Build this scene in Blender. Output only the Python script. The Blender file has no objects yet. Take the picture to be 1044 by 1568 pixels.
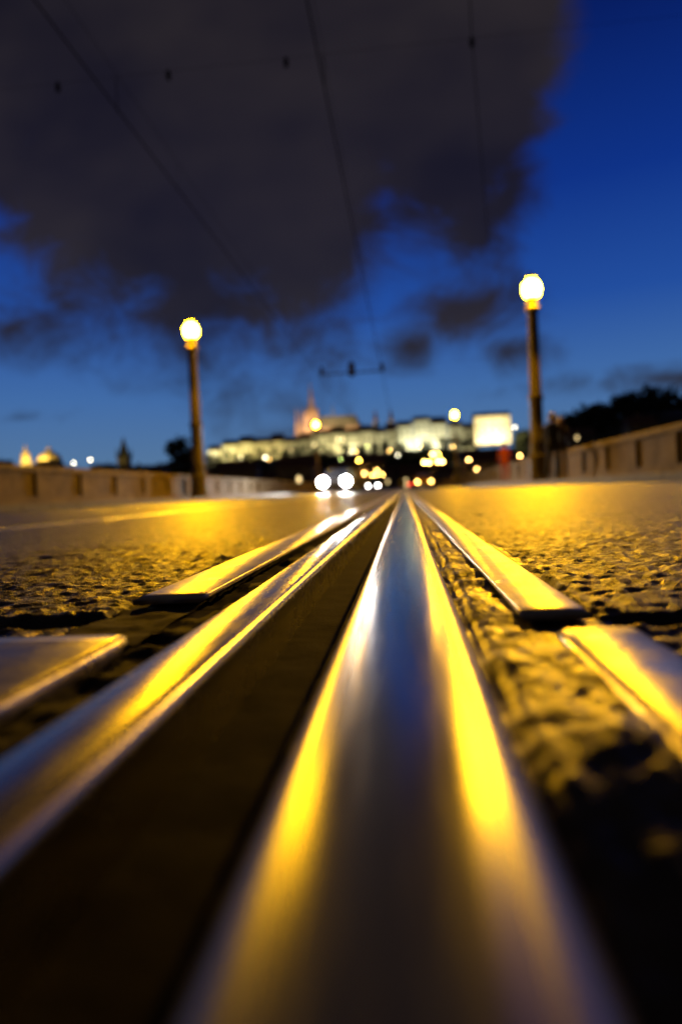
import bpy, bmesh, math, random
import numpy as np
from mathutils import Vector, Matrix
random.seed(7); rng=np.random.RandomState(5)
S=bpy.context.scene
col=S.collection
S.view_settings.view_transform='Standard'
S.view_settings.look='None'
S.view_settings.exposure=0

# ------------------------------------------------------------------ helpers
def link(o,parent=None):
    col.objects.link(o)
    if parent is not None: o.parent=parent
    return o
def empty(name,loc=(0,0,0),rz=0):
    e=bpy.data.objects.new(name,None); e.empty_display_size=.2
    e.location=loc; e.rotation_euler=(0,0,rz); return link(e)
def mesh_obj(name,verts,faces,mat=None,parent=None,smooth=False,loc=(0,0,0)):
    me=bpy.data.meshes.new(name); me.from_pydata([tuple(v) for v in verts],[],[tuple(f) for f in faces]); me.update()
    if mat: me.materials.append(mat)
    if smooth: me.polygons.foreach_set('use_smooth',[True]*len(me.polygons))
    o=bpy.data.objects.new(name,me); o.location=loc
    return link(o,parent)
def grid_obj(name,P,mat,smooth=True,parent=None):
    ny,nx,_=P.shape
    me=bpy.data.meshes.new(name)
    me.vertices.add(ny*nx); me.vertices.foreach_set('co',P.reshape(-1).astype(np.float32))
    i=np.arange(ny*nx).reshape(ny,nx)
    q=np.stack([i[:-1,:-1],i[:-1,1:],i[1:,1:],i[1:,:-1]],-1).reshape(-1,4)
    n=len(q)
    me.loops.add(n*4); me.loops.foreach_set('vertex_index',q.reshape(-1).astype(np.int32))
    me.polygons.add(n); me.polygons.foreach_set('loop_start',(np.arange(n)*4).astype(np.int32))
    me.polygons.foreach_set('loop_total',np.full(n,4,np.int32))
    me.update(calc_edges=True); me.validate()
    me.polygons.foreach_set('use_smooth',np.full(n,smooth))
    me.materials.append(mat)
    return link(bpy.data.objects.new(name,me),parent)
class MB:
    """simple mesh builder"""
    def __init__(s): s.v=[];s.f=[];s.m=[]
    def add(s,vs,fs,mi=0):
        b=len(s.v); s.v+= [tuple(v) for v in vs]; s.f+=[tuple(b+i for i in f) for f in fs]; s.m+=[mi]*len(fs)
    def box(s,x0,x1,y0,y1,z0,z1,mi=0):
        s.add([(x0,y0,z0),(x1,y0,z0),(x1,y1,z0),(x0,y1,z0),(x0,y0,z1),(x1,y0,z1),(x1,y1,z1),(x0,y1,z1)],
              [(0,3,2,1),(4,5,6,7),(0,1,5,4),(1,2,6,5),(2,3,7,6),(3,0,4,7)],mi)
    def lathe(s,prof,n=16,cx=0,cy=0,mi=0,rot=0):
        vs=[];fs=[]
        for r,z in prof:
            for k in range(n):
                a=2*math.pi*k/n+rot; vs.append((cx+r*math.cos(a),cy+r*math.sin(a),z))
        for j in range(len(prof)-1):
            for k in range(n):
                k2=(k+1)%n; fs.append((j*n+k,j*n+k2,(j+1)*n+k2,(j+1)*n+k))
        fs.append(tuple(reversed(range(n)))); fs.append(tuple((len(prof)-1)*n+k for k in range(n)))
        s.add(vs,fs,mi)
    def tube(s,a,b,r,n=6,mi=0):
        a=Vector(a);b=Vector(b);d=(b-a).normalized()
        u=d.orthogonal().normalized(); w=d.cross(u)
        vs=[]
        for p in (a,b):
            for k in range(n):
                t=2*math.pi*k/n; vs.append(p+r*(math.cos(t)*u+math.sin(t)*w))
        s.add(vs,[(k,(k+1)%n,n+(k+1)%n,n+k) for k in range(n)]+[tuple(reversed(range(n))),tuple(range(n,2*n))],mi)
    def gable(s,x0,x1,y0,y1,z0,zr,mi=0,along='x',ov=.4):
        x0-=ov;x1+=ov;y0-=ov;y1+=ov
        if along=='x':
            ym=(y0+y1)/2
            vs=[(x0,y0,z0),(x1,y0,z0),(x1,y1,z0),(x0,y1,z0),(x0+ov,ym,zr),(x1-ov,ym,zr)]
            s.add(vs,[(0,1,5,4),(2,3,4,5),(0,4,3),(1,2,5),(0,3,2,1)],mi)
        else:
            xm=(x0+x1)/2
            vs=[(x0,y0,z0),(x1,y0,z0),(x1,y1,z0),(x0,y1,z0),(xm,y0+ov,zr),(xm,y1-ov,zr)]
            s.add(vs,[(0,4,5,3),(1,2,5,4),(0,1,4),(2,3,5),(0,3,2,1)],mi)
    def obj(s,name,mats,parent=None,smooth=False,loc=(0,0,0)):
        o=mesh_obj(name,s.v,s.f,None,parent,smooth,loc)
        for m in (mats if isinstance(mats,(list,tuple)) else [mats]): o.data.materials.append(m)
        o.data.polygons.foreach_set('material_index',s.m)
        return o

def mat(name,c1,c2=None,rough=.6,metal=0,scale=8,bump=0,bscale=None,rvar=0,spec=.5,stretch=None,bdist=.01,detail=3,edge=None):
    m=bpy.data.materials.new(name); m.use_nodes=True
    nt=m.node_tree; N=nt.nodes; L=nt.links
    b=N['Principled BSDF']; c2=c2 or tuple(x*.6 for x in c1)
    tc=N.new('ShaderNodeTexCoord'); mp=N.new('ShaderNodeMapping'); L.new(tc.outputs['Object'],mp.inputs[0])
    if stretch: mp.inputs['Scale'].default_value=stretch
    no=N.new('ShaderNodeTexNoise'); no.inputs['Scale'].default_value=scale; no.inputs['Detail'].default_value=detail
    L.new(mp.outputs[0],no.inputs['Vector'])
    cr=N.new('ShaderNodeValToRGB'); cr.color_ramp.elements[0].position=.3; cr.color_ramp.elements[1].position=.7
    cr.color_ramp.elements[0].color=(*c2,1); cr.color_ramp.elements[1].color=(*c1,1)
    L.new(no.outputs['Fac'],cr.inputs[0]); L.new(cr.outputs[0],b.inputs['Base Color'])
    b.inputs['Roughness'].default_value=rough; b.inputs['Metallic'].default_value=metal
    b.inputs['Specular IOR Level'].default_value=spec
    if rvar:
        mr=N.new('ShaderNodeMapRange'); mr.inputs[1].default_value=.3; mr.inputs[2].default_value=.7
        mr.inputs[3].default_value=rough-rvar; mr.inputs[4].default_value=rough+rvar
        n3=N.new('ShaderNodeTexNoise'); n3.inputs['Scale'].default_value=scale*1.7; n3.inputs['Detail'].default_value=4
        L.new(mp.outputs[0],n3.inputs['Vector']); L.new(n3.outputs['Fac'],mr.inputs[0])
        out=mr.outputs[0]
        if edge:   # wheel-polished centre band, rougher unworn shoulders: (centre x, inner, outer, extra roughness)
            sx=N.new('ShaderNodeSeparateXYZ'); L.new(tc.outputs['Object'],sx.inputs[0])
            s1=N.new('ShaderNodeMath'); s1.operation='SUBTRACT'; L.new(sx.outputs[0],s1.inputs[0]); s1.inputs[1].default_value=edge[0]
            s2=N.new('ShaderNodeMath'); s2.operation='ABSOLUTE'; L.new(s1.outputs[0],s2.inputs[0])
            m2=N.new('ShaderNodeMapRange'); m2.interpolation_type='SMOOTHSTEP'; L.new(s2.outputs[0],m2.inputs[0])
            m2.inputs[1].default_value=edge[1]; m2.inputs[2].default_value=edge[2]; m2.inputs[3].default_value=0; m2.inputs[4].default_value=edge[3]
            s3=N.new('ShaderNodeMath'); L.new(out,s3.inputs[0]); L.new(m2.outputs[0],s3.inputs[1]); out=s3.outputs[0]
        L.new(out,b.inputs['Roughness'])
    if bump:
        n2=N.new('ShaderNodeTexNoise'); n2.inputs['Scale'].default_value=bscale or scale*4; n2.inputs['Detail'].default_value=4
        L.new(mp.outputs[0],n2.inputs['Vector'])
        bp=N.new('ShaderNodeBump'); bp.inputs['Strength'].default_value=bump; bp.inputs['Distance'].default_value=bdist
        L.new(n2.outputs['Fac'],bp.inputs['Height']); L.new(bp.outputs[0],b.inputs['Normal'])
    return m
def emis(name,c,st,sample=False):
    m=bpy.data.materials.new(name); m.use_nodes=True; nt=m.node_tree
    b=nt.nodes['Principled BSDF']; b.inputs['Base Color'].default_value=(.8,.8,.8,1)
    b.inputs['Emission Color'].default_value=(*c,1); b.inputs['Emission Strength'].default_value=st
    if not sample: m.cycles.emission_sampling='NONE'
    return m

M_steel=mat('worn_rail_steel',(.31,.31,.32),(.25,.25,.26),rough=.165,metal=1,scale=30,rvar=.025,bump=.05,bscale=60,stretch=(6,.4,1),bdist=.0006,edge=(-.004,.012,.031,.20))
M_steel2=mat('worn_rail_steel_plain',(.30,.30,.30),(.22,.22,.22),rough=.30,metal=1,scale=20)
M_guard=mat('guard_rail_steel',(.40,.38,.35),(.27,.25,.22),rough=.26,metal=1,scale=30,rvar=.05,bump=.10,bscale=80,stretch=(4,.5,1),bdist=.0008)
M_plate=mat('steel_edge_plate',(.46,.44,.40),(.28,.26,.22),rough=.33,metal=1,scale=25,rvar=.07,bump=.3,bscale=150,bdist=.001)
M_grime=mat('rail_groove_grime',(.022,.019,.015),(.010,.009,.008),rough=.8,scale=60,bump=.3,bscale=350,bdist=.0015,spec=.15)
M_dirt=mat('wet_joint_filler',(.085,.072,.05),(.03,.026,.019),rough=.42,scale=45,bump=.6,bscale=260,bdist=.0015,rvar=.10,spec=.4)
M_asph=mat('asphalt',(.045,.041,.038),(.020,.019,.018),rough=.44,scale=60,bump=1.0,bscale=420,bdist=.003,rvar=.12,spec=.34)
M_stone=mat('parapet_sandstone',(.19,.145,.09),(.11,.085,.055),rough=.85,scale=3,bump=.4,bscale=25,spec=.2)
M_kerb=mat('granite_kerb',(.20,.19,.18),(.13,.125,.12),rough=.7,scale=20,bump=.3,bscale=120,spec=.2)
M_pave=mat('pavement_setts',(.12,.11,.10),(.07,.066,.06),rough=.75,scale=10,bump=.5,bscale=30,spec=.25)
M_iron=mat('painted_cast_iron',(.11,.085,.05),(.07,.05,.03),rough=.6,scale=12,bump=.1)
M_wire=mat('dark_cable',(.006,.006,.007),rough=1,spec=0)
M_globe=emis('sodium_lamp_glass',(1,.47,.0020),2100,True)
M_globe_mid=emis('candelabra_glass',(1,.55,.12),70)
M_globe_far=emis('far_lamp_glass',(1,.52,.13),60)
M_green_far=emis('far_green_lamp_glass',(.75,1,.25),18)
M_white_far=emis('white_lamp_glass',(1,.90,.6),32)
M_grass=mat('hill_grass',(.05,.06,.03),(.03,.035,.02),rough=.9,scale=.05)
M_water=mat('river_water_surface',(.01,.014,.018),rough=.08,scale=.5,bump=.4,bscale=1.2,bdist=.1)
M_leaf=mat('dark_foliage',(.045,.06,.025),(.02,.03,.012),rough=.8,scale=.3)
M_bark=mat('bark',(.07,.05,.035),rough=.9)
M_wall=mat('ochre_plaster',(.42,.36,.25),(.32,.27,.18),rough=.85,scale=.3)
M_wall2=mat('grey_plaster',(.30,.29,.26),(.22,.21,.19),rough=.85,scale=.3)
M_castle=mat('pale_castle_plaster',(.45,.43,.34),(.30,.29,.22),rough=.85,scale=.12)
M_goth=mat('gothic_sandstone',(.36,.28,.20),(.18,.13,.09),rough=.9,scale=.2)
M_roof=mat('clay_tile_roof',(.16,.07,.045),(.09,.045,.03),rough=.8,scale=.8)
M_slate=mat('green_copper_roof',(.13,.15,.12),(.08,.09,.07),rough=.7,scale=.5)
M_glassd=mat('dark_window_glass',(.02,.022,.03),rough=.1)
M_winlit=emis('lit_window',(1,.72,.30),2.5)
M_gold=mat('gilded_dome',(.45,.38,.22),(.35,.28,.15),rough=.5,scale=.5)

# ------------------------------------------------------------------ noise
def vnoise(x,y,seed):
    xi=np.floor(x).astype(np.int64); yi=np.floor(y).astype(np.int64)
    fx=x-xi; fy=y-yi; fx=fx*fx*(3-2*fx); fy=fy*fy*(3-2*fy)
    def h(a,b):
        n=(a*374761393+b*668265263+seed*1442695041)&0x7fffffff
        n=((n^(n>>13))*1274126177)&0x7fffffff
        return ((n^(n>>16))&0xffff)/65535.0
    return (h(xi,yi)*(1-fx)+h(xi+1,yi)*fx)*(1-fy)+(h(xi,yi+1)*(1-fx)+h(xi+1,yi+1)*fx)*fy-.5
def sm(t): t=np.clip(t,0,1); return t*t*(3-2*t)

# ------------------------------------------------------------------ rails
Y_END=420
def rail_profile_obj(name,prof,y0,y1,m,parent=None,ends=True,dy=.02):
    ys=[y0]
    y=y0
    while y<y1:
        y+= max(dy, abs(y)*.06); ys.append(min(y,y1))
    n=len(prof); vs=[];fs=[]
    for yy in ys:
        for x,z in prof: vs.append((x+ .0004*math.sin(yy*5.1),yy,z))
    for j in range(len(ys)-1):
        for k in range(n-1):
            a=j*n+k; fs.append((a,a+n,a+n+1,a+1))
    if ends:
        fs.append(tuple(range(n))); fs.append(tuple(reversed([(len(ys)-1)*n+k for k in range(n)])))
    return mesh_obj(name,vs,fs,m,parent,True)
def head(x0,x1,crown,r,depth,top=0.0,n=8,rl=None):
    rl=rl or r
    p=[(x0,top-depth)]
    for k in range(n+1):
        a=math.pi/2*k/n; p.append((x0+rl-rl*math.cos(a),top-crown-rl+rl*math.sin(a)))
    xa,xb=x0+rl,x1-r
    for k in range(1,14):
        t=k/14; p.append((xa+(xb-xa)*t, top-crown*(abs(2*t-1)**2.2)))
    for k in range(n+1):
        a=math.pi/2*k/n; p.append((x1-r+r*math.sin(a),top-crown-r+r*math.cos(a)))
    p.append((x1,top-depth))
    return p
def track(name,xo,mirror=False,full=False):
    e=empty(name,(0,0,0))
    def X(p):
        q=[(xo-(x) if mirror else xo+x,z) for x,z in p]
        return list(reversed(q)) if mirror else q
    rail_profile_obj('running_rail_head',X(head(-.0385,.0300,.0020,.0115,.042,rl=.010)),-1.2,Y_END,M_steel,e)
    rail_profile_obj('guard_rail_lip',X(head(-.124,-.0885,.0010,.007,.042,top=-.001)),-1.2,Y_END,M_guard,e)
    return e
main=track('tram_rail',0)
def strip(name,x0,x1,y0,y1,z,amp,wl,m,nx=10,parent=None,step=.004,fn=None):
    ys=[y0]; y=y0
    while y<y1: y+=max(step,abs(y)*.012); ys.append(min(y,y1))
    xs=np.linspace(x0,x1,nx); ys=np.array(ys)
    Xg,Yg=np.meshgrid(xs,ys)
    Z=z+amp*(vnoise(Xg/wl,Yg/wl,3)+.5*vnoise(Xg/wl*2.3,Yg/wl*2.3,9)+.3*vnoise(Xg/wl*5,Yg/wl*5,4))
    if fn is not None: Z=fn(Xg,Yg,Z)
    return grid_obj(name,np.stack([Xg,Yg,Z],-1),m,parent=parent)
strip('groove_floor',-.090,-.037,-1.0,Y_END,-.036,.0015,.03,M_grime,12,main)
strip('groove_grime_bank',-.054,-.0375,-1.0,6,-.018,.004,.009,M_grime,14,main,fn=lambda X,Y,Z: Z-.020*sm((-.043-X)/.010))
strip('gap_floor',-.160,-.122,-1.0,Y_END,-.012,.006,.018,M_grime,14,main)
strip('joint_bed',-.205,-.150,.36,3,-.0075,.003,.014,M_grime,16,main)
strip('joint_filler',.0285,.108,-.6,30,-.0065,.0050,.034,M_dirt,46,main,step=.0020,
      fn=lambda X,Y,Z: np.minimum(Z+.0016*vnoise(X/.004,Y/.004,31)-.03*sm((.21-Y)/.12),-.0028)-.004*sm((.040-X)/.008))
def plate(name,x0,x1,y0,y1,top,th=.007,bev=.002,m=M_plate,parent=main):
    p=[(x0,top-th),(x0,top-bev),(x0+bev*.3,top-bev*.3),(x0+bev,top),( (x0+x1)/2,top+.0003),(x1-bev,top),(x1-bev*.3,top-bev*.3),(x1,top-bev),(x1,top-th)]
    return rail_profile_obj(name,p,y0,y1,m,parent,True)
plate('edge_plate_left',-.1995,-.1505,.475,Y_END,-.001,th=.0038,bev=.001)
plate('edge_plate_right',.0600,.0955,.372,Y_END,-.001,bev=.0008,th=.0030)
plate('joint_plate_left',-.36,-.156,-.4,.362,-.003,bev=.005,th=.012)
plate('joint_plate_right',.070,.112,-.4,.345,-.003,bev=.006,th=.02)

def far_rail(xo,mirror):
    e=empty('tram_rail')
    s=-1 if mirror else 1
    def X(p):
        q=[(xo+s*x,z-.006) for x,z in p]; return q if s>0 else list(reversed(q))
    rail_profile_obj('running_rail_head',X(head(-.034,.034,.0015,.010,.03,n=4)),-2,Y_END,M_steel2,e)
    rail_profile_obj('guard_rail_lip',X(head(-.105,-.075,.001,.005,.03,n=3)),-2,Y_END,M_guard,e)
for xo,mi in ((-1.44,True),(-3.05,False),(-4.49,True)): far_rail(xo,mi)

# ------------------------------------------------------------------ road surface
KL,KR=-6.45,3.25
def spaced(a,b,s0,g):
    xs=[a]; s=s0
    while xs[-1]<b: xs.append(xs[-1]+s); s*=g
    xs[-1]=b; return np.array(xs)
def yrows():
    ys=[-6,-3,-1.5,-.8,-.4,-.2,-.1,0.0,.04]; y=.04
    while y<Y_END: y+=max(.0022,.0060*y); ys.append(y)
    ys[-1]=Y_END; return np.array(ys)
def road_side(sign):
    a=.1985 if sign<0 else .0945
    b=-KL if sign<0 else KR
    xs=spaced(a,b,.0018,1.0115)
    Xa,Y=np.meshgrid(xs,yrows()); X=sign*Xa
    seed=11 if sign<0 else 23
    Z=np.full_like(X,-.0050)
    st=np.maximum(Xa*.0115,Y*.0060)
    def oct(amp,wl,sd,an=1.0):
        return amp*vnoise(X/(wl*an),Y/wl,sd)*sm(2.2-1.6*st/wl)
    g=oct(.0010,.030,seed)+oct(.0018,.013,seed+1)+oct(.0036,.0065,seed+2)+oct(.0012,.06,seed+12)+oct(.0024,.16,seed+13)
    g+=oct(.0014,.030,seed+15,4)+oct(.0030,.10,seed+16,5)     # transverse ripple of the paver
    g+=oct(.0045,.25,seed+17,2)
    Z+=g
    Z+=.003*vnoise(X/.35,Y/.8,seed+5)
    ed=Xa-a
    Z-=.009*sm(1-ed/(.008+.028*(vnoise(X/.03,Y/.03,seed+7)+.5)**2))*(vnoise(X/.02,Y/.02,seed+8)+.75)
    ph=vnoise(X/.09,Y/.12,seed+9)
    Z-=.009*sm((ph-.40)/.10)*np.exp(-ed/.4)
    jc=.420 if sign<0 else .372
    wob=.012*vnoise(X/.05,Y*0,seed+3)+.006*vnoise(X/.015,Y*0,seed+4)
    w=.012 if sign<0 else .008
    Z-=.010*sm(1.6-np.abs(Y-jc-wob)/w)
    Z-=.004*sm((jc-Y)/.02)
    if sign<0:
        for xo,s in ((-1.44,-1),(-3.05,1),(-4.49,-1)):
            c=xo-s*.035; Z-=.03*(np.abs(X-c)<.085)
    P=np.stack([X,Y,Z],-1)
    if sign<0: P=P[:,::-1]
    return P
Pl=road_side(-1); Pr=road_side(1)
road=empty('asphalt_road')
grid_obj('carriageway_left',Pl,M_asph,parent=road)
grid_obj('carriageway_right',Pr,M_asph,parent=road)
b=MB(); b.box(-.37,.12,-6,Y_END,-.09,-.05); b.obj('trackbed_concrete',M_grime,road)

for name,x0,x1,kx,s in (('pavement',-8.2,KL-.22,KL,-1),('pavement',KR+.22,4.75,KR,1)):
    b=MB(); b.box(x0,x1,-40,Y_END,-.2,.112); b.obj(name,M_pave)
    b=MB(); y=-40
    while y<200:
        a0,a1=(kx-.2,kx) if s<0 else (kx,kx+.2)
        b.box(a0,a1,y,y+.985,-.2,.115+random.uniform(-.002,.002)); y+=1.0
    o=b.obj('kerb',M_kerb)
    mod=o.modifiers.new('b','BEVEL'); mod.width=.012; mod.segments=2
def parapet(xc,s):
    e=empty('stone_parapet')
    b=MB(); b.box(xc-.16,xc+.16,-40,172,.0,.28); b.obj('plinth',M_stone,e)
    b=MB(); b.box(xc-.11,xc+.11,-40,172,.28,.84); b.obj('panel_wall',M_stone,e)
    b=MB(); b.box(xc-.21,xc+.21,-40,172,.84,.98); o=b.obj('coping',M_stone,e)
    mod=o.modifiers.new('b','BEVEL'); mod.width=.03; mod.segments=2
    b=MB(); y=-39
    while y<171:
        b.box(xc-.19,xc+.19,y,y+.42,.283,.838)
        b.box(xc-.135,xc+.135,y+.6,y+1.9,.70,.74); b.box(xc-.135,xc+.135,y+.6,y+1.9,.36,.40)
        y+=2.15
    b.obj('pilasters',M_stone,e)
parapet(-8.45,-1); parapet(4.98,1)
br=empty('stone_bridge')
b=MB(); b.box(-8.7,5.25,-40,173,-1.2,-.21); b.obj('deck',M_stone,br)
b=MB()
for yc in (-38,4,46,88,130,171):
    b.box(-9.2,5.8,yc-2.5,yc+2.5,-9,-1.21)
b.obj('piers',M_stone,br)
b=MB()
for y0 in (-35.5,6.5,48.5,90.5,132.5):
    n=14; L=37
    for xx0,xx1 in ((-8.6,5.15),):
        for k in range(n):
            t0=k/n;t1=(k+1)/n
            z0=-7+5.6*math.sin(math.pi*t0); z1=-7+5.6*math.sin(math.pi*t1)
            b.add([(xx0,y0+L*t0,z0),(xx1,y0+L*t0,z0),(xx1,y0+L*t1,z1),(xx0,y0+L*t1,z1),
                   (xx0,y0+L*t0,-1.22),(xx1,y0+L*t0,-1.22),(xx1,y0+L*t1,-1.22),(xx0,y0+L*t1,-1.22)],
                  [(0,3,2,1),(4,5,6,7),(0,1,5,4),(1,2,6,5),(2,3,7,6),(3,0,4,7)])
b.obj('arches',M_stone,br)

# ------------------------------------------------------------------ terrain and river
def H(x,y):
    x=np.asarray(x,float); y=np.asarray(y,float)
    base=-8+7.5*sm((y-172)/6)+7.5*sm((-y-45)/8)
    h1=40*sm((y-430)/360)*sm((x+420)/190)
    h2=44*sm((y-230)/260)*sm((x-45)/110)
    h3=14*sm((y-200)/200)*sm((-x-60)/150)
    h=np.maximum(np.maximum(h1,h2),h3)*(1-.45*sm((y-1400)/1500))
    h=h*(y>172)+ 0
    return base+h+ (y>200)*2.0*vnoise(x/60,y/60,77)*sm((y-430)/100)
xs=np.concatenate([np.linspace(-6000,-700,30),np.linspace(-680,680,140),np.linspace(700,6000,30)])
ys=np.concatenate([np.linspace(-5000,-70,20),np.linspace(-56,-40,6),np.linspace(-30,165,12),np.linspace(170,182,12),np.linspace(190,1300,120),np.linspace(1350,8000,25)])
Xg,Yg=np.meshgrid(xs,ys)
grid_obj('ground',np.stack([Xg,Yg,H(Xg,Yg)],-1),M_grass)
b=MB(); b.add([(-6000,-50,-5),(6000,-50,-5),(6000,176,-5),(-6000,176,-5)],[(0,1,2,3)]); b.obj('river_water',M_water)

# ------------------------------------------------------------------ street lamps
def street_lamp(x,y,z0=.112,h=6.2,globe=M_globe,gr=.215,far=False,k=1.55):
    e=empty('street_lamp',(x,y,z0))
    b=MB()
    n=8 if far else 16
    b.lathe([(.36,0),(.36,.18),(.31,.22),(.31,.75),(.34,.80),(.27,.88),(.24,1.0),(.22,1.1)],n)
    b.obj('base',M_iron,e)
    b=MB(); pr=[(.135*k,1.1),(.155*k,1.15),(.125*k,1.2),(.115*k,2.6),(.14*k,2.66),(.14*k,2.74),(.11*k,2.8),(.09*k,h-.75),(.13*k,h-.68),(.13*k,h-.6),(.08*k,h-.52),(.10*k,h-.40),(.17,h-.30),(.17,h-.24)]
    b.lathe(pr,n); b.obj('post',M_iron,e,True)
    bpy.ops.mesh.primitive_ico_sphere_add(subdivisions=1 if far else 2,radius=gr,location=(0,0,0))
    g=bpy.context.object; g.name='lantern_globe'; g.data.materials.append(globe); g.parent=e; g.location=(0,0,h); g.scale=(1,1,1.15)
    for p in g.data.polygons: p.use_smooth=True
    b=MB(); b.lathe([(.15,h+gr*1.1),(.17,h+gr*1.16),(.10,h+gr*1.45),(.04,h+gr*1.6),(.05,h+gr*1.75),(.01,h+gr*1.95)],n); b.obj('lantern_cap',M_iron,e)
    return e
street_lamp(-7.65,25,gr=.27,k=1.8); street_lamp(4.35,22.8,gr=.29,k=1.8)
street_lamp(-7.9,62.5,k=1.1,gr=.2); street_lamp(4.6,61,k=1.1,gr=.2)
M_globe_180=emis('distant_sodium_glass',(1,.50,.05),130)
street_lamp(-11.8,180,far=True,z0=-.4,h=8.5,globe=M_globe_180); street_lamp(8.9,178,far=True,z0=-.4,h=8.8,globe=M_globe_180)
def candelabra(x,y,z0,h,k=4):
    e=empty('candelabra_street_lamp',(x,y,z0))
    b=MB(); b.lathe([(.35,0),(.35,.3),(.22,.5),(.15,1.0),(.10,h-1.2),(.16,h-1.1),(.06,h-.9),(.05,h-.2)],12)
    for i in range(k):
        a=2*math.pi*i/k+.4; px,py=1.5*math.cos(a),1.5*math.sin(a)
        b.tube((0,0,h-1.2),(px*.7,py*.7,h-1.6),.04); b.tube((px*.7,py*.7,h-1.6),(px,py,h-1.35),.035)
    b.obj('post_and_arms',M_iron,e)
    pts=[(0,0,h)]+[(1.5*math.cos(2*math.pi*i/k+.4),1.5*math.sin(2*math.pi*i/k+.4),h-1.15) for i in range(k)]
    for p in pts:
        bpy.ops.mesh.primitive_ico_sphere_add(subdivisions=1,radius=.2)
        g=bpy.context.object; g.name='globe'; g.data.materials.append(M_globe_mid); g.parent=e; g.location=p
candelabra(4.4,104,.11,4.9)
candelabra(-6.9,172,.0,5.0,3)

for x,y,zt,mm in ((-51,250,14,M_white_far),(-23,330,19,M_globe_far),(-6,300,17,M_globe_far),(-56,420,20,M_globe_far),
                  (-14,240,6,M_globe_far),(27,260,6,M_globe_far),(48,300,24,M_white_far),(55,300,24,M_white_far),
                  (-150,300,19,M_white_far),(-142,300,20,M_white_far),(-104,260,12,M_globe_far),(16,210,6.5,M_globe_far),(20,215,8,M_globe_far),
                  (-75,330,13,M_globe_far),(-66,300,15,M_green_far),(-33,360,17,M_green_far),(-22,420,27,M_green_far),(-3,350,17,M_white_far),
                  (-95,480,25,M_globe_far),(-40,520,30,M_white_far),(12,500,30,M_globe_far),(-70,560,34,M_green_far),(30,420,24,M_globe_far),(-125,520,30,M_white_far),(38,230,9,M_globe_far)):
    g=float(H(x,y)); street_lamp(x,y,g,max(4.5,zt-g),mm,.30,True,k=1)

# ------------------------------------------------------------------ overhead tram wires
e=empty('overhead_tram_wires')
b=MB()
for x in (-.84,-3.75):
    b.tube((x,-10,5.55),(x,170,5.55),.0105 if x>-1 else .009)
    b.tube((x,-10,6.15),(x,33,5.95),.003); b.tube((x,33,5.95),(x,170,6.1),.003)
    for yy in range(3,160,9): b.tube((x,yy,5.55),(x,yy,6.05),.0015)
def insul(x,y,z,r=.06):
    b.lathe([(.01,z-r*2),(r,z-r*1.4),(r*.6,z-r*.8),(r,z-r*.3),(r*.6,z+r*.3),(r,z+r*.8),(.01,z+r*2)],8,x,y)
for y in (9.4,33,62,100,140):
    b.tube((-7.6,y,6.0),(4.3,y,6.0),.0018)
    for x in (-4.6,-3.0,-1.35,1.15) if y<20 else (-3.75,-.84,-2.3):
        insul(x,y,5.95,.036 if y<20 else (.11 if x!=-2.3 else .20))
    for x in (-.84,-3.75): b.tube((x,y,5.5),(x,y,6.0),.006)
    if y>20: b.tube((-3.9,y,5.76),(-.7,y,5.76),.035)
b.tube((1.15,9.4,6.0),(.85,7,6.2),.007); b.tube((.85,7,6.2),(1.6,4,6.6),.006); b.tube((1.15,9.4,6.0),(2.0,15,5.2),.006); insul(.9,7.2,6.2,.035)
b.obj('wires_and_insulators',[M_wire],e)

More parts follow.
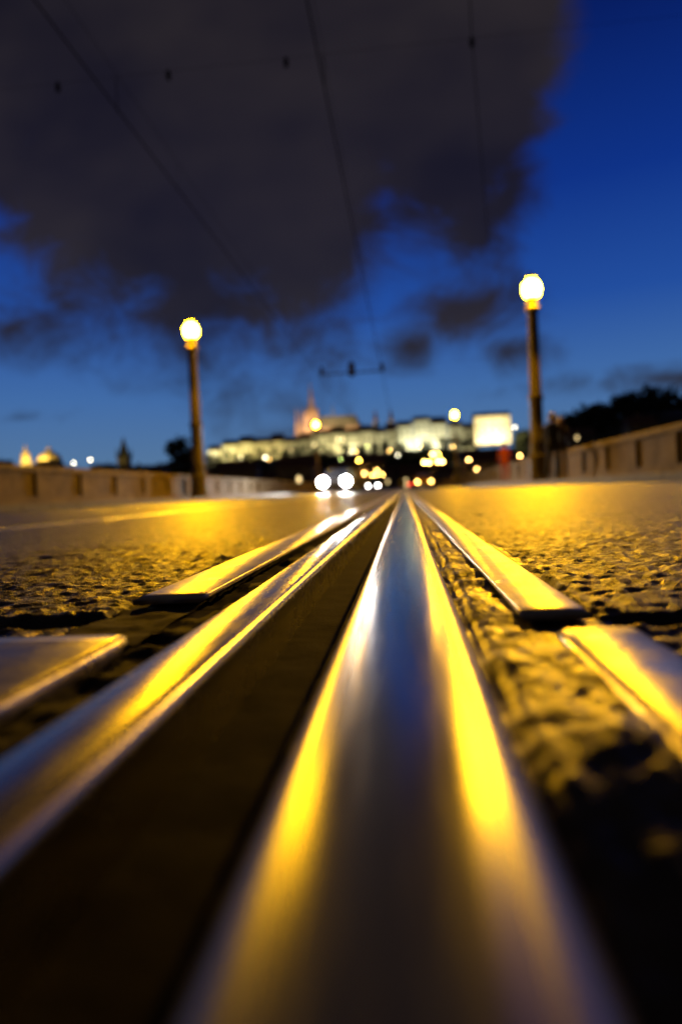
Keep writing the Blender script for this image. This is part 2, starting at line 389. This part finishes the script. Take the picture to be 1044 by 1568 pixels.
# ------------------------------------------------------------------ cars
def car(x,y,facing=-1,paint=(.03,.03,.035),head_m=None,st=400,tail=False,sample=False,hr=1.0):
    e=empty('car',(x,y,-.004), 0 if facing<0 else math.pi)
    mp=mat('car_paint',paint,tuple(c*.8 for c in paint),rough=.25,scale=2)
    mt=mat('tyre_rubber',(.02,.02,.02),rough=.8); mg=M_glassd; mr=mat('wheel_alloy',(.4,.4,.4),rough=.3,metal=1)
    prof=[(-2.1,.32),(-2.15,.55),(-2.05,.78),(-1.15,.93),(-.55,1.38),(.1,1.46),(.9,1.42),(1.65,1.02),(2.05,.95),(2.12,.6),(2.05,.32)]
    def width(z): return .88 if z<.95 else .88-.28*(z-.95)/.5
    vs=[];n=len(prof)
    for s in (-1,-.8,.8,1):
        for (py,pz) in prof:
            zz=pz-(0.04 if abs(s)==1 else 0); vs.append((s*width(pz),py*(.985 if abs(s)==1 else 1),zz))
    fs=[]
    for j in range(3):
        for k in range(n-1):
            a=j*n+k; fs.append((a,a+1,a+n+1,a+n))
        fs.append((j*n+n-1,j*n,(j+1)*n,(j+1)*n+n-1))
    fs.append(tuple(range(n))[::-1]); fs.append(tuple(3*n+k for k in range(n)))
    o=mesh_obj('body',vs,fs,mp,e); md=o.modifiers.new('b','BEVEL'); md.width=.05; md.segments=2
    b=MB()
    b.add([(-.70,-1.14,.97),(.70,-1.14,.97),(.60,-.60,1.36),(-.60,-.60,1.36)],[(0,1,2,3)])
    b.v=[(v[0],v[1]-.03,v[2]+.02) for v in b.v]
    b.add([(-.60,.95,1.42),(.60,.95,1.42),(.70,1.62,1.07),(-.70,1.62,1.07)],[(0,1,2,3)])
    for s in (-1,1): b.add([(s*.885,-.98,.97),(s*.885,1.45,.97),(s*.70,.85,1.36),(s*.70,-.45,1.36)],[(0,1,2,3)])
    b.obj('windows',mg,e)
    for i,(wx,wy) in enumerate(((-.8,-1.32),(.8,-1.32),(-.8,1.32),(.8,1.32))):
        b=MB(); b.lathe([(.2,-.11),(.31,-.11),(.33,-.06),(.33,.06),(.31,.11),(.2,.11)],20); b.lathe([(.19,-.115),(.19,.115)],12,mi=1)
        o=b.obj('wheel_%d'%(i+1),[mt,mr],e,loc=(wx,wy,.33)); o.rotation_euler=(0,math.pi/2,0)
    b=MB(); b.box(-.42,.42,-2.165,-2.14,.42,.60); b.box(-.26,.26,-2.19,-2.17,.34,.41); b.obj('grille',mt,e)
    hm=emis('headlight_glass',(1,.97,.92) if head_m is None else head_m,st,sample)
    for i,s in enumerate((-1,1)):
        b=MB(); b.lathe([(.02*hr,-.02),(.10*hr,-.015),(.125*hr,0),(.10*hr,.02)],12)
        o=b.obj('headlight_%d'%(i+1),hm,e,loc=(s*.66,-2.15,.66)); o.rotation_euler=(math.pi/2,0,0)
    tm=emis('tail_light_glass',(1,.05,.02),25 if tail else 3)
    b=MB()
    for s in (-1,1): b.box(s*.72-.12,s*.72+.12,2.09,2.13,.72,.86)
    b.obj('tail_lights',tm,e)
    return e
car(-3.95,40.5,-1,st=1200,sample=True,hr=1.9)
car(-4.3,95,-1,st=60)
car(1.9,70,-1,paint=(.25,.12,.03),head_m=(1,.6,.12),st=30)
car(1.6,120,1,tail=True,st=20)

# ------------------------------------------------------------------ pedestrians
def pedestrian(x,y,face,coat,h=1.75,stride=.18):
    e=empty('pedestrian',(x,y,.112),face)
    k=h/1.75
    V=[(0,0,.95),(0,0,1.12),(0,.01,1.32),(0,0,1.45),(0,.0,1.53),
       (.10,0,.90),(.11,-stride*.5,.50),(.11,-stride*1.0+.04,.09),(.11,-stride-.12,.04),
       (-.10,0,.90),(-.11,stride*.35,.50),(-.11,stride*1.0+.05,.10),(-.11,stride-.08,.04),
       (.19,0,1.41),(.24,.05,1.15),(.24,-.06,.92),(.235,-.10,.83),
       (-.19,0,1.41),(-.24,-.02,1.15),(-.24,-.14,.93),(-.235,-.19,.85)]
    E=[(0,1),(1,2),(2,3),(3,4),(0,5),(5,6),(6,7),(7,8),(0,9),(9,10),(10,11),(11,12),(3,13),(13,14),(14,15),(15,16),(3,17),(17,18),(18,19),(19,20)]
    R=[.16,.155,.17,.10,.06,.10,.072,.05,.04,.10,.072,.05,.04,.075,.055,.04,.035,.075,.055,.04,.035]
    me=bpy.data.meshes.new('body'); me.from_pydata([(a*k,b_*k,c*k) for a,b_,c in V],E,[])
    o=bpy.data.objects.new('body',me); link(o,e)
    sk=o.modifiers.new('skin','SKIN')
    for i,r in enumerate(R):
        d=me.skin_vertices[0].data[i]; d.radius=(r*k,r*k*.8); d.use_root=(i==0)
    sub=o.modifiers.new('s','SUBSURF'); sub.levels=2; sub.render_levels=2
    me.materials.append(mat('coat_cloth',coat,rough=.85,scale=20))
    ms=mat('skin',(.45,.28,.2),rough=.5); mh=mat('hair',(.03,.02,.015),rough=.6)
    bpy.ops.mesh.primitive_uv_sphere_add(segments=20,ring_count=14,radius=.105*k); hd=bpy.context.object
    for v in hd.data.vertices:
        c=v.co; c.z*=1.18
        if c.z<0: c.x*=1+.8*c.z; c.y*=1+.4*c.z
        if c.y<-.085*k and abs(c.x)<.03*k and abs(c.z)<.03*k: c.y-=.022*k
        if c.y<-.07*k and .02*k<abs(c.x)<.05*k and .0<c.z<.035*k: c.y+=.01*k
    hd.name='head'; hd.parent=e; hd.location=(0,-.02*k,1.63*k); hd.data.materials.append(ms)
    for p in hd.data.polygons: p.use_smooth=True
    bpy.ops.mesh.primitive_uv_sphere_add(segments=16,ring_count=10,radius=.113*k); hr=bpy.context.object
    hr.name='hair'; hr.parent=e; hr.location=(0,.02*k,1.665*k); hr.scale=(1,1,1.05); hr.data.materials.append(mh)
    return e
pedestrian(3.95,18.6,.2,(.03,.03,.035)); pedestrian(4.30,19.3,-.1,(.05,.035,.03),1.68)
pedestrian(4.25,29.6,3.0,(.16,.010,.010),1.7); pedestrian(4.0,52,.1,(.02,.02,.025),1.8); pedestrian(4.3,50,2.9,(.04,.03,.05),1.7)

# ------------------------------------------------------------------ buildings
def house(name,x,y,w,d,h,rh,wall,roof,rot=0,lit=.15,z0=None,fl=3.3,chim=True,winw=1.1,pitch=2.9,winh=1.8):
    z0=float(H(x,y))-1.5 if z0 is None else z0
    e=empty(name,(x,y,z0),rot)
    b=MB(); b.box(-w/2,w/2,-d/2,d/2,0,h); b.obj('walls',wall,e)
    b=MB(); b.gable(-w/2,w/2,-d/2,d/2,h,h+rh,0,'x',.5); b.obj('roof',roof,e)
    b=MB(); b.box(-w/2-.3,w/2+.3,-d/2-.3,-d/2-.003,h-.6,h-.15); b.obj('cornice',wall,e)
    n=max(1,int(w/pitch)); nf=max(1,int((h-2.5)/fl))
    b=MB()
    for i in range(n):
        for j in range(nf):
            cx=-w/2+(i+.5)*w/n; cz=2.6+j*fl
            mi=1 if random.random()<lit else 0
            b.box(cx-winw/2,cx+winw/2,-d/2-.04,-d/2-.004,cz,cz+winh,mi)
            b.box(cx-winw/2-.15,cx+winw/2+.15,-d/2-.12,-d/2-.045,cz-.2,cz-.02,2)
    b.obj('windows',[M_glassd,M_winlit,wall],e)
    b=MB(); b.box(-.8,.8,-d/2-.05,-d/2-.004,0,2.4); b.obj('door',M_bark,e)
    if chim:
        b=MB()
        for k in range(2):
            cx=random.uniform(-w/3,w/3); b.box(cx-.5,cx+.5,d*.1,d*.1+.9,h+rh*.3,h+rh+1.2)
        b.obj('chimneys',wall,e)
    return e
for i in range(34):
    x=-210+i*11.5+random.uniform(-3,3)
    if -14<x<12: continue
    y=random.uniform(215,300) if i%2 else random.uniform(320,420)
    w=random.uniform(11,17)
    house('town_house',x*(y/260),y,w,12,random.uniform(8,12.5),random.uniform(3,5),random.choice([M_wall,M_wall2]),M_roof,random.uniform(-.15,.15),.10)
for x,y in ((-14,440),(4,455),(20,435),(-32,450)):
    house('town_house',x,y,16,12,12,5,M_wall,M_roof,0,.22)

def flood(parent,x,y,z,tx,ty,tz,sx,sy,power,c):
    l=bpy.data.lights.new('floodlight','AREA'); l.shape='RECTANGLE'; l.size=sx; l.size_y=sy; l.energy=power; l.color=c
    o=bpy.data.objects.new('floodlight',l); link(o,parent); o.location=(x,y,z)
    o.rotation_euler=(Vector((tx,ty,tz))-Vector((x,y,z))).to_track_quat('-Z','Y').to_euler()
# castle wings: (x0,x1,roofline height,y,flood power,colour,part of the width that is lit, roof height)
CB=39
def wing(x0,x1,zt,y,power,c=(1,.88,.48),rh=7,lit=.6,zb=CB,zl=6,dist=-22,roof=M_roof,shift=0):
    w=x1-x0; e=house('castle_palace_wing',(x0+x1)/2,y,w,18,zt-zb-rh,rh,M_castle,roof,0,.03,z0=zb,fl=5.4,pitch=5.5,winw=2.2,winh=3.0)
    if power: flood(e,shift*w,dist,zl,shift*w,-9,(zt-zb)*.55,w*lit,1.5,power*(1 if y<700 else 3.6),c)
wing(-243,-229,66,845,4500)
wing(-226,-206,72,850,4200,(1,.84,.32)); wing(-205,-187,76,853,3400,(1,.80,.30),rh=9); wing(-185,-166,73,851,1900,(1,.78,.28)); wing(-165,-149,77,855,2700,(1,.78,.30),rh=10)
wing(-148,-131,72,856,350); wing(-130,-113,76,860,250,rh=9)
wing(-112,-90,78,850,4600,(1,.86,.42)); wing(-89,-71,82,854,2400,(1,.84,.40),rh=10); wing(-70,-54,77,850,3600,(1,.90,.50)); wing(-53,-36,81,853,2200,(1,.88,.46),rh=9)
wing(-35,-22,77,856,800); wing(-21,-8,83,860,500,rh=11)
wing(-7,12,83,848,5200,(1,.97,.64)); wing(13,34,88,850,7000,(1,.97,.68),rh=6); wing(35,54,86,851,5600,(1,.95,.62),rh=9)
wing(56,72,80,852,900,(1,.9,.5)); wing(73,90,76,850,500,(1,.85,.4))
wing(61,91,62,600,42000,(1,.78,.40),zb=34,zl=4,dist=-24,rh=4,lit=.8)
b=MB(); b.box(-225,60,800,803,30,44); 
for k in range(28): b.box(-222+k*10,-220.5+k*10,798.6,799.99,30,43)
b.obj('castle_garden_wall',M_castle)

def cathedral():
    e=empty('gothic_cathedral',(0,900,40))
    b=MB()
    b.box(-126,-111,-8,8,0,60); b.box(-124.5,-112.5,-6.5,6.5,60,68)
    for sx in (-126,-111):
        for sy in (-8,8): b.box(sx-1.4,sx+1.4,sy-1.4,sy+1.4,0,63); b.lathe([(1.5,63),(1.2,65),(.1,75)],6,sx,sy)
    for z in (22,40,60): b.box(-126.6,-110.4,-8.5,8.5,z,z+.9)
    b.obj('great_tower',M_goth,e)
    b=MB(); b.lathe([(6.6,68),(6.2,70),(4.2,74),(3.2,76),(3.0,80),(3.3,81),(2.2,86),(1.6,92),(1.0,98),(.1,108)],12,-118.5,0); b.obj('tower_helmet_roof',M_goth,e)
    b=MB(); b.box(-108.9,-60,-7,7,0,44); b.box(-108.9,-56,-15,15,0,32)
    for k in range(9):
        x=-105+k*6
        b.box(x-.7,x+.7,-18,-15.05,0,35); b.lathe([(1.0,35),(.9,37),(.05,43)],4,x,-16.5)
        b.add([(x-.4,-15.5,34),(x+.4,-15.5,34),(x+.4,-7.02,41),(x-.4,-7.02,41),(x-.4,-15.5,36),(x+.4,-15.5,36),(x+.4,-7.02,43),(x-.4,-7.02,43)],[(0,3,2,1),(4,5,6,7),(0,1,5,4),(1,2,6,5),(2,3,7,6),(3,0,4,7)])
        b.lathe([(.8,44),(.6,46),(.05,53)],4,x,-7)
    b.lathe([(7,0),(7,44),(7,44.1)],12,-60,0); b.lathe([(14,0),(14,30)],12,-58,0)
    for x in (-139,-132.5):
        b.box(x-2.4,x+2.4,-4,2,0,50); b.lathe([(2.6,50),(2.2,53),(.1,73)],8,x,-1)
    b.obj('nave_and_choir',M_goth,e)
    b=MB(); b.gable(-108.8,-60,-7,7,44.1,60,0,'x',.3); b.lathe([(7.2,44.15),(.3,59)],12,-60,0); b.lathe([(1.2,58),(1,64),(.05,80)],8,-90,0); b.obj('steep_roof',M_slate,e)
    b=MB()
    for k in range(8):
        x=-102+k*6; b.box(x-1.3,x+1.3,-7.06,-7.01,33,41.5); b.box(x-1.3,x+1.3,-15.06,-15.01,14,28)
    for z in (25,43): b.box(-121.5,-115.5,-8.08,-8.01,z,z+13)
    b.obj('lancet_windows',M_glassd,e)
    flood(e,-122,-36,40,-119,0,74,16,3,52000,(1,.58,.28)); flood(e,-85,-36,38,-84,0,50,40,3,40000,(1,.62,.30))
cathedral()
e=empty('romanesque_basilica',(-26,890,40))
b=MB()
for x in (-8,12): b.box(x-3,x+3,-3,3,0,50); 
b.box(-10,22,3.05,30,0,38); b.obj('walls',M_castle,e)
b=MB()
for x in (-8,12): b.lathe([(4.2,50),(3.4,53),(.1,65)],4,x,0,rot=math.pi/4)
b.obj('spires',M_roof,e)
flood(e,2,-20,40,2,0,50,20,3,2500,(1,.7,.35))
def domed(x,y,top,r,power):
    g=float(H(x,y))-1; hh=top-g
    e=empty('domed_church',(x,y,g))
    b=MB(); b.box(-r*1.3,r*1.3,-r,r,0,hh*.42); b.lathe([(r,hh*.42),(r,hh*.62),(r*1.08,hh*.63)],16)
    b.obj('nave_and_drum',M_wall,e)
    b=MB(); b.lathe([(r*1.02,hh*.63),(r*.98,hh*.70),(r*.8,hh*.78),(r*.45,hh*.84),(r*.22,hh*.86),(r*.22,hh*.92),(r*.1,hh*.94),(.1,hh)],16); b.obj('dome',M_gold,e,True)
    b=MB()
    for k in range(16):
        a=2*math.pi*k/16; b.tube((r*1.03*math.cos(a),r*1.03*math.sin(a),hh*.44),(r*1.03*math.cos(a),r*1.03*math.sin(a),hh*.6),.3)
    b.obj('columns',M_wall,e)
    flood(e,0,-26,hh*.5,0,0,hh*.66,14,2,power,(1,.66,.14))
domed(-269,500,46,9,34000); domed(-285,495,48,3.6,12000)
e=empty('spired_tower',(-212,505,0)); b=MB(); b.box(-4,4,-4,4,0,34); b.obj('shaft',M_wall2,e)
b=MB(); b.lathe([(5.5,34),(4.5,36),(.1,50)],4,rot=math.pi/4)
for sx in (-4,4):
    for sy in (-4,4): b.lathe([(1,34),(.1,42)],6,sx,sy)
b.obj('spire',M_slate,e)

# ------------------------------------------------------------------ trees (leaf-card clumps)
def leaf_mesh(name,trees,leaf=1.0,per=130,trunk=True):
    Vs=[];Fs=[];c=0
    for (x,y,z,r,h) in trees:
        n=per
        k=7; cc=rng.normal(0,.42,(k,3))*[r,r,h*.28]; cc[:,2]+=h*.62
        idx=rng.randint(0,k,n)
        p=cc[idx]+rng.normal(0,.24,(n,3))*[r,r,r]+[x,y,z]
        a=rng.normal(0,1,(n,3)); a/=np.linalg.norm(a,axis=1)[:,None]
        t=rng.normal(0,1,(n,3)); u=np.cross(a,t); u/=np.linalg.norm(u,axis=1)[:,None]; w=np.cross(a,u)
        s=(leaf*rng.uniform(.6,1.4,n))[:,None]
        q=np.stack([p-u*s,p+w*s*.6,p+u*s,p-w*s*.6],1).reshape(-1,3)
        Vs.append(q); Fs.append(np.arange(4*n).reshape(n,4)+c); c+=4*n
        if trunk:
            tr=.045*h
            q=np.array([(x-tr,y,z-1),(x,y-tr,z-1),(x+tr,y,z-1),(x,y+tr,z-1),(x-tr*.4,y,z+h*.7),(x,y-tr*.4,z+h*.7),(x+tr*.4,y,z+h*.7),(x,y+tr*.4,z+h*.7)])
            Vs.append(q); Fs.append(np.array([(0,1,5,4),(1,2,6,5),(2,3,7,6),(3,0,4,7)])+c); c+=8
    V=np.concatenate(Vs); F=np.concatenate(Fs)
    me=bpy.data.meshes.new(name); me.vertices.add(len(V)); me.vertices.foreach_set('co',V.reshape(-1).astype(np.float32))
    n=len(F); me.loops.add(4*n); me.loops.foreach_set('vertex_index',F.reshape(-1).astype(np.int32))
    me.polygons.add(n); me.polygons.foreach_set('loop_start',(np.arange(n)*4).astype(np.int32)); me.polygons.foreach_set('loop_total',np.full(n,4,np.int32))
    me.update(calc_edges=True); me.materials.append(M_leaf)
    return link(bpy.data.objects.new(name,me))
T=[]
for i in range(560):
    x=rng.uniform(-330,110); y=rng.uniform(470,680)
    if 50<x and y>540: continue
    T.append((x,y,float(H(x,y)),rng.uniform(3.5,6),rng.uniform(7,11)))
for cx in (-214,-196,-176,-160,-140,-128,-118,-97,-84,-62,-47,-30,-18,-4,24,43,58,70,80):
    for k in range(3):
        x=cx+rng.uniform(-5,5); y=rng.uniform(740,785); T.append((x,y,float(H(x,y)),rng.uniform(3.5,5.5),rng.uniform(9,18)))
leaf_mesh('hillside_trees',T,1.1,110)
T=[]
for i in range(420):
    x=rng.uniform(75,420); y=rng.uniform(400,590)
    if x<104 : continue
    T.append((x,y,float(H(x,y)),rng.uniform(4,7),rng.uniform(9,19)))
for i in range(14): T.append((rng.uniform(95,106),rng.uniform(590,610),float(H(98,600)),5,rng.uniform(22,30)))
leaf_mesh('hillside_trees',T,1.3,110)
T=[(rng.uniform(-420,-60),rng.uniform(200,330)) for i in range(120)]
leaf_mesh('riverbank_trees',[(x,y,float(H(x,y)),rng.uniform(3,5),rng.uniform(8,13)) for x,y in T if x<-70],1.0,110)
leaf_mesh('poplar_tree',[(-82,250,float(H(-82,250)),4.6,26),(-79,252,float(H(-79,252)),4,20)],.9,700)

# ------------------------------------------------------------------ sky
W=bpy.data.worlds.new('World'); S.world=W; W.use_nodes=True
nt=W.node_tree; N=nt.nodes; L=nt.links
bg=N['Background']
def math_(op,a=None,b_=None,c=None,clamp=False):
    n=N.new('ShaderNodeMath'); n.operation=op; n.use_clamp=clamp
    for i,v in enumerate((a,b_,c)):
        if v is None: continue
        if isinstance(v,(int,float)): n.inputs[i].default_value=v
        else: L.new(v,n.inputs[i])
    return n.outputs[0]
tc=N.new('ShaderNodeTexCoord'); sp=N.new('ShaderNodeSeparateXYZ'); L.new(tc.outputs['Generated'],sp.inputs[0])
X,Y,Z=sp.outputs
yy=math_('MAXIMUM',math_('ABSOLUTE',Y),.15)
u=math_('DIVIDE',X,yy); v=math_('DIVIDE',Z,yy)
elev=math_('MULTIPLY',math_('ARCSINE',Z),1/ (math.pi/2))
cr=N.new('ShaderNodeValToRGB'); L.new(elev,cr.inputs[0]); R=cr.color_ramp
cols=[(0,(.080,.150,.26)),(.035,(.082,.178,.34)),(.09,(.050,.145,.38)),(.16,(.015,.074,.34)),(.25,(.004,.031,.24)),(.36,(.0018,.012,.12)),(.55,(.001,.006,.06)),(1,(.001,.004,.04))]
R.elements[0].position=cols[0][0]; R.elements[0].color=(*cols[0][1],1)
R.elements[1].position=1; R.elements[1].color=(*cols[-1][1],1)
for p,c in cols[1:-1]:
    e_=R.elements.new(p); e_.color=(*c,1)
# twilight glow sits on the western (forward) horizon only; the rest of the sky is already night
hz=math_('SQRT',math_('SUBTRACT',1.001,math_('MULTIPLY',Z,Z)))
az=math_('DIVIDE',Y,hz)
tw=N.new('ShaderNodeMapRange'); tw.interpolation_type='SMOOTHSTEP'; L.new(az,tw.inputs[0]); tw.inputs[1].default_value=.1; tw.inputs[2].default_value=.90; tw.inputs[3].default_value=.02; tw.inputs[4].default_value=1
cs=N.new('ShaderNodeVectorMath'); cs.operation='SCALE'; L.new(cr.outputs[0],cs.inputs[0]); L.new(tw.outputs[0],cs.inputs['Scale'])
sky=N.new('ShaderNodeTexSky'); sky.sky_type='NISHITA'; sky.sun_disc=False; sky.sun_elevation=math.radians(-4); sky.sun_rotation=math.radians(-20)
sc=N.new('ShaderNodeVectorMath'); sc.operation='SCALE'; L.new(sky.outputs[0],sc.inputs[0]); sc.inputs['Scale'].default_value=.02
ad=N.new('ShaderNodeVectorMath'); ad.operation='ADD'; L.new(cs.outputs[0],ad.inputs[0]); L.new(sc.outputs[0],ad.inputs[1])
cv=N.new('ShaderNodeCombineXYZ'); L.new(u,cv.inputs[0]); L.new(v,cv.inputs[1])
mpn=N.new('ShaderNodeMapping'); mpn.inputs['Scale'].default_value=(1,1.3,1); mpn.inputs['Location'].default_value=(3.3,1.2,0); L.new(cv.outputs[0],mpn.inputs[0])
def noise(scale,detail=6,rough=.55,dist=0):
    n=N.new('ShaderNodeTexNoise'); n.inputs['Scale'].default_value=scale; n.inputs['Detail'].default_value=detail; n.inputs['Roughness'].default_value=rough
    n.inputs['Distortion'].default_value=dist
    L.new(mpn.outputs[0],n.inputs['Vector']); return n.outputs['Fac']
n1=noise(8.5,6,.64,.5); n2=noise(2.6,3)
ur=N.new('ShaderNodeMapRange'); L.new(u,ur.inputs[0]); ur.inputs[1].default_value=-.7; ur.inputs[2].default_value=.7
er=N.new('ShaderNodeValToRGB'); er.color_ramp.interpolation='LINEAR'; L.new(ur.outputs[0],er.inputs[0])
pts=[(-.60,.38),(-.50,.25),(-.33,.160),(-.15,.150),(-.07,.20),(-.01,.31),(.04,.30),(.11,.21),(.17,.29),(.22,.46),(.31,.78)]
els=er.color_ramp.elements
def up(x): return (x+.7)/1.4
els[0].position=up(pts[0][0]); els[0].color=(pts[0][1],)*3+(1,)
els[1].position=up(pts[-1][0]); els[1].color=(pts[-1][1],)*3+(1,)
for a,b_ in pts[1:-1]:
    q=els.new(up(a)); q.color=(b_,b_,b_,1)
f1=math_('MINIMUM',math_('MULTIPLY',math_('SUBTRACT',v,er.outputs[0]),.85),.20)
def blob(cx,cy,rx,ry,amp):
    a=math_('POWER',math_('ABSOLUTE',math_('DIVIDE',math_('SUBTRACT',u,cx),rx)),2.0); b_=math_('POWER',math_('ABSOLUTE',math_('DIVIDE',math_('SUBTRACT',v,cy),ry)),2.0)
    return math_('MULTIPLY',math_('SUBTRACT',1.0,math_('SQRT',math_('ADD',a,b_))),amp)
f=f1
for bl in ((.10,.245,.10,.06,.13),(.02,.205,.06,.035,.12),(.16,.19,.06,.03,.11),(-.58,.27,.13,.035,.08),(.40,.135,.13,.016,.07),(-.57,.135,.05,.008,.05)):
    f=math_('MAXIMUM',f,blob(*bl))
f=math_('ADD',f,math_('MULTIPLY',math_('SUBTRACT',n1,.5),.36))
f=math_('ADD',f,math_('MULTIPLY',math_('SUBTRACT',n2,.5),.10))
mk=N.new('ShaderNodeMapRange'); mk.interpolation_type='SMOOTHSTEP'; L.new(f,mk.inputs[0]); mk.inputs[1].default_value=-.06; mk.inputs[2].default_value=.13
cc=N.new('ShaderNodeValToRGB'); L.new(n2,cc.inputs[0]); cc.color_ramp.elements[0].position=.32; cc.color_ramp.elements[1].position=.66
cc.color_ramp.elements[0].color=(.0095,.0080,.0120,1); cc.color_ramp.elements[1].color=(.025,.0200,.0205,1)
mx=N.new('ShaderNodeMix'); mx.data_type='RGBA'; L.new(math_('MULTIPLY',mk.outputs[0],.96),mx.inputs['Factor'])
L.new(ad.outputs[0],mx.inputs[6]); L.new(cc.outputs[0],mx.inputs[7]); L.new(mx.outputs[2],bg.inputs['Color']); bg.inputs['Strength'].default_value=1

sl=bpy.data.lights.new('sun','SUN'); sl.energy=.005; sl.angle=math.radians(10); sl.color=(.6,.7,1)
so=bpy.data.objects.new('sun',sl); link(so); so.rotation_euler=(math.radians(75),0,math.radians(160))

# ------------------------------------------------------------------ camera
F=1045.0; r=math.radians(2.6)
v_=Vector(((620-522)/F,(784-748)/F,-1)).normalized()
u_=Vector((-math.sin(r),math.cos(r),0)); u_=(u_-v_*u_.dot(v_)).normalized()
x_=v_.cross(u_)
cd=bpy.data.cameras.new('camera'); co=bpy.data.objects.new('camera',cd); link(co)
M=Matrix((x_,v_,u_)).to_4x4(); M.translation=(0,0,.07); co.matrix_world=M
cd.sensor_fit='VERTICAL'; cd.sensor_height=36; cd.sensor_width=24; cd.lens=24
cd.clip_start=.004; cd.clip_end=12000
cd.dof.use_dof=True; cd.dof.focus_distance=.60; cd.dof.aperture_fstop=3.4; cd.dof.aperture_blades=9
S.camera=co
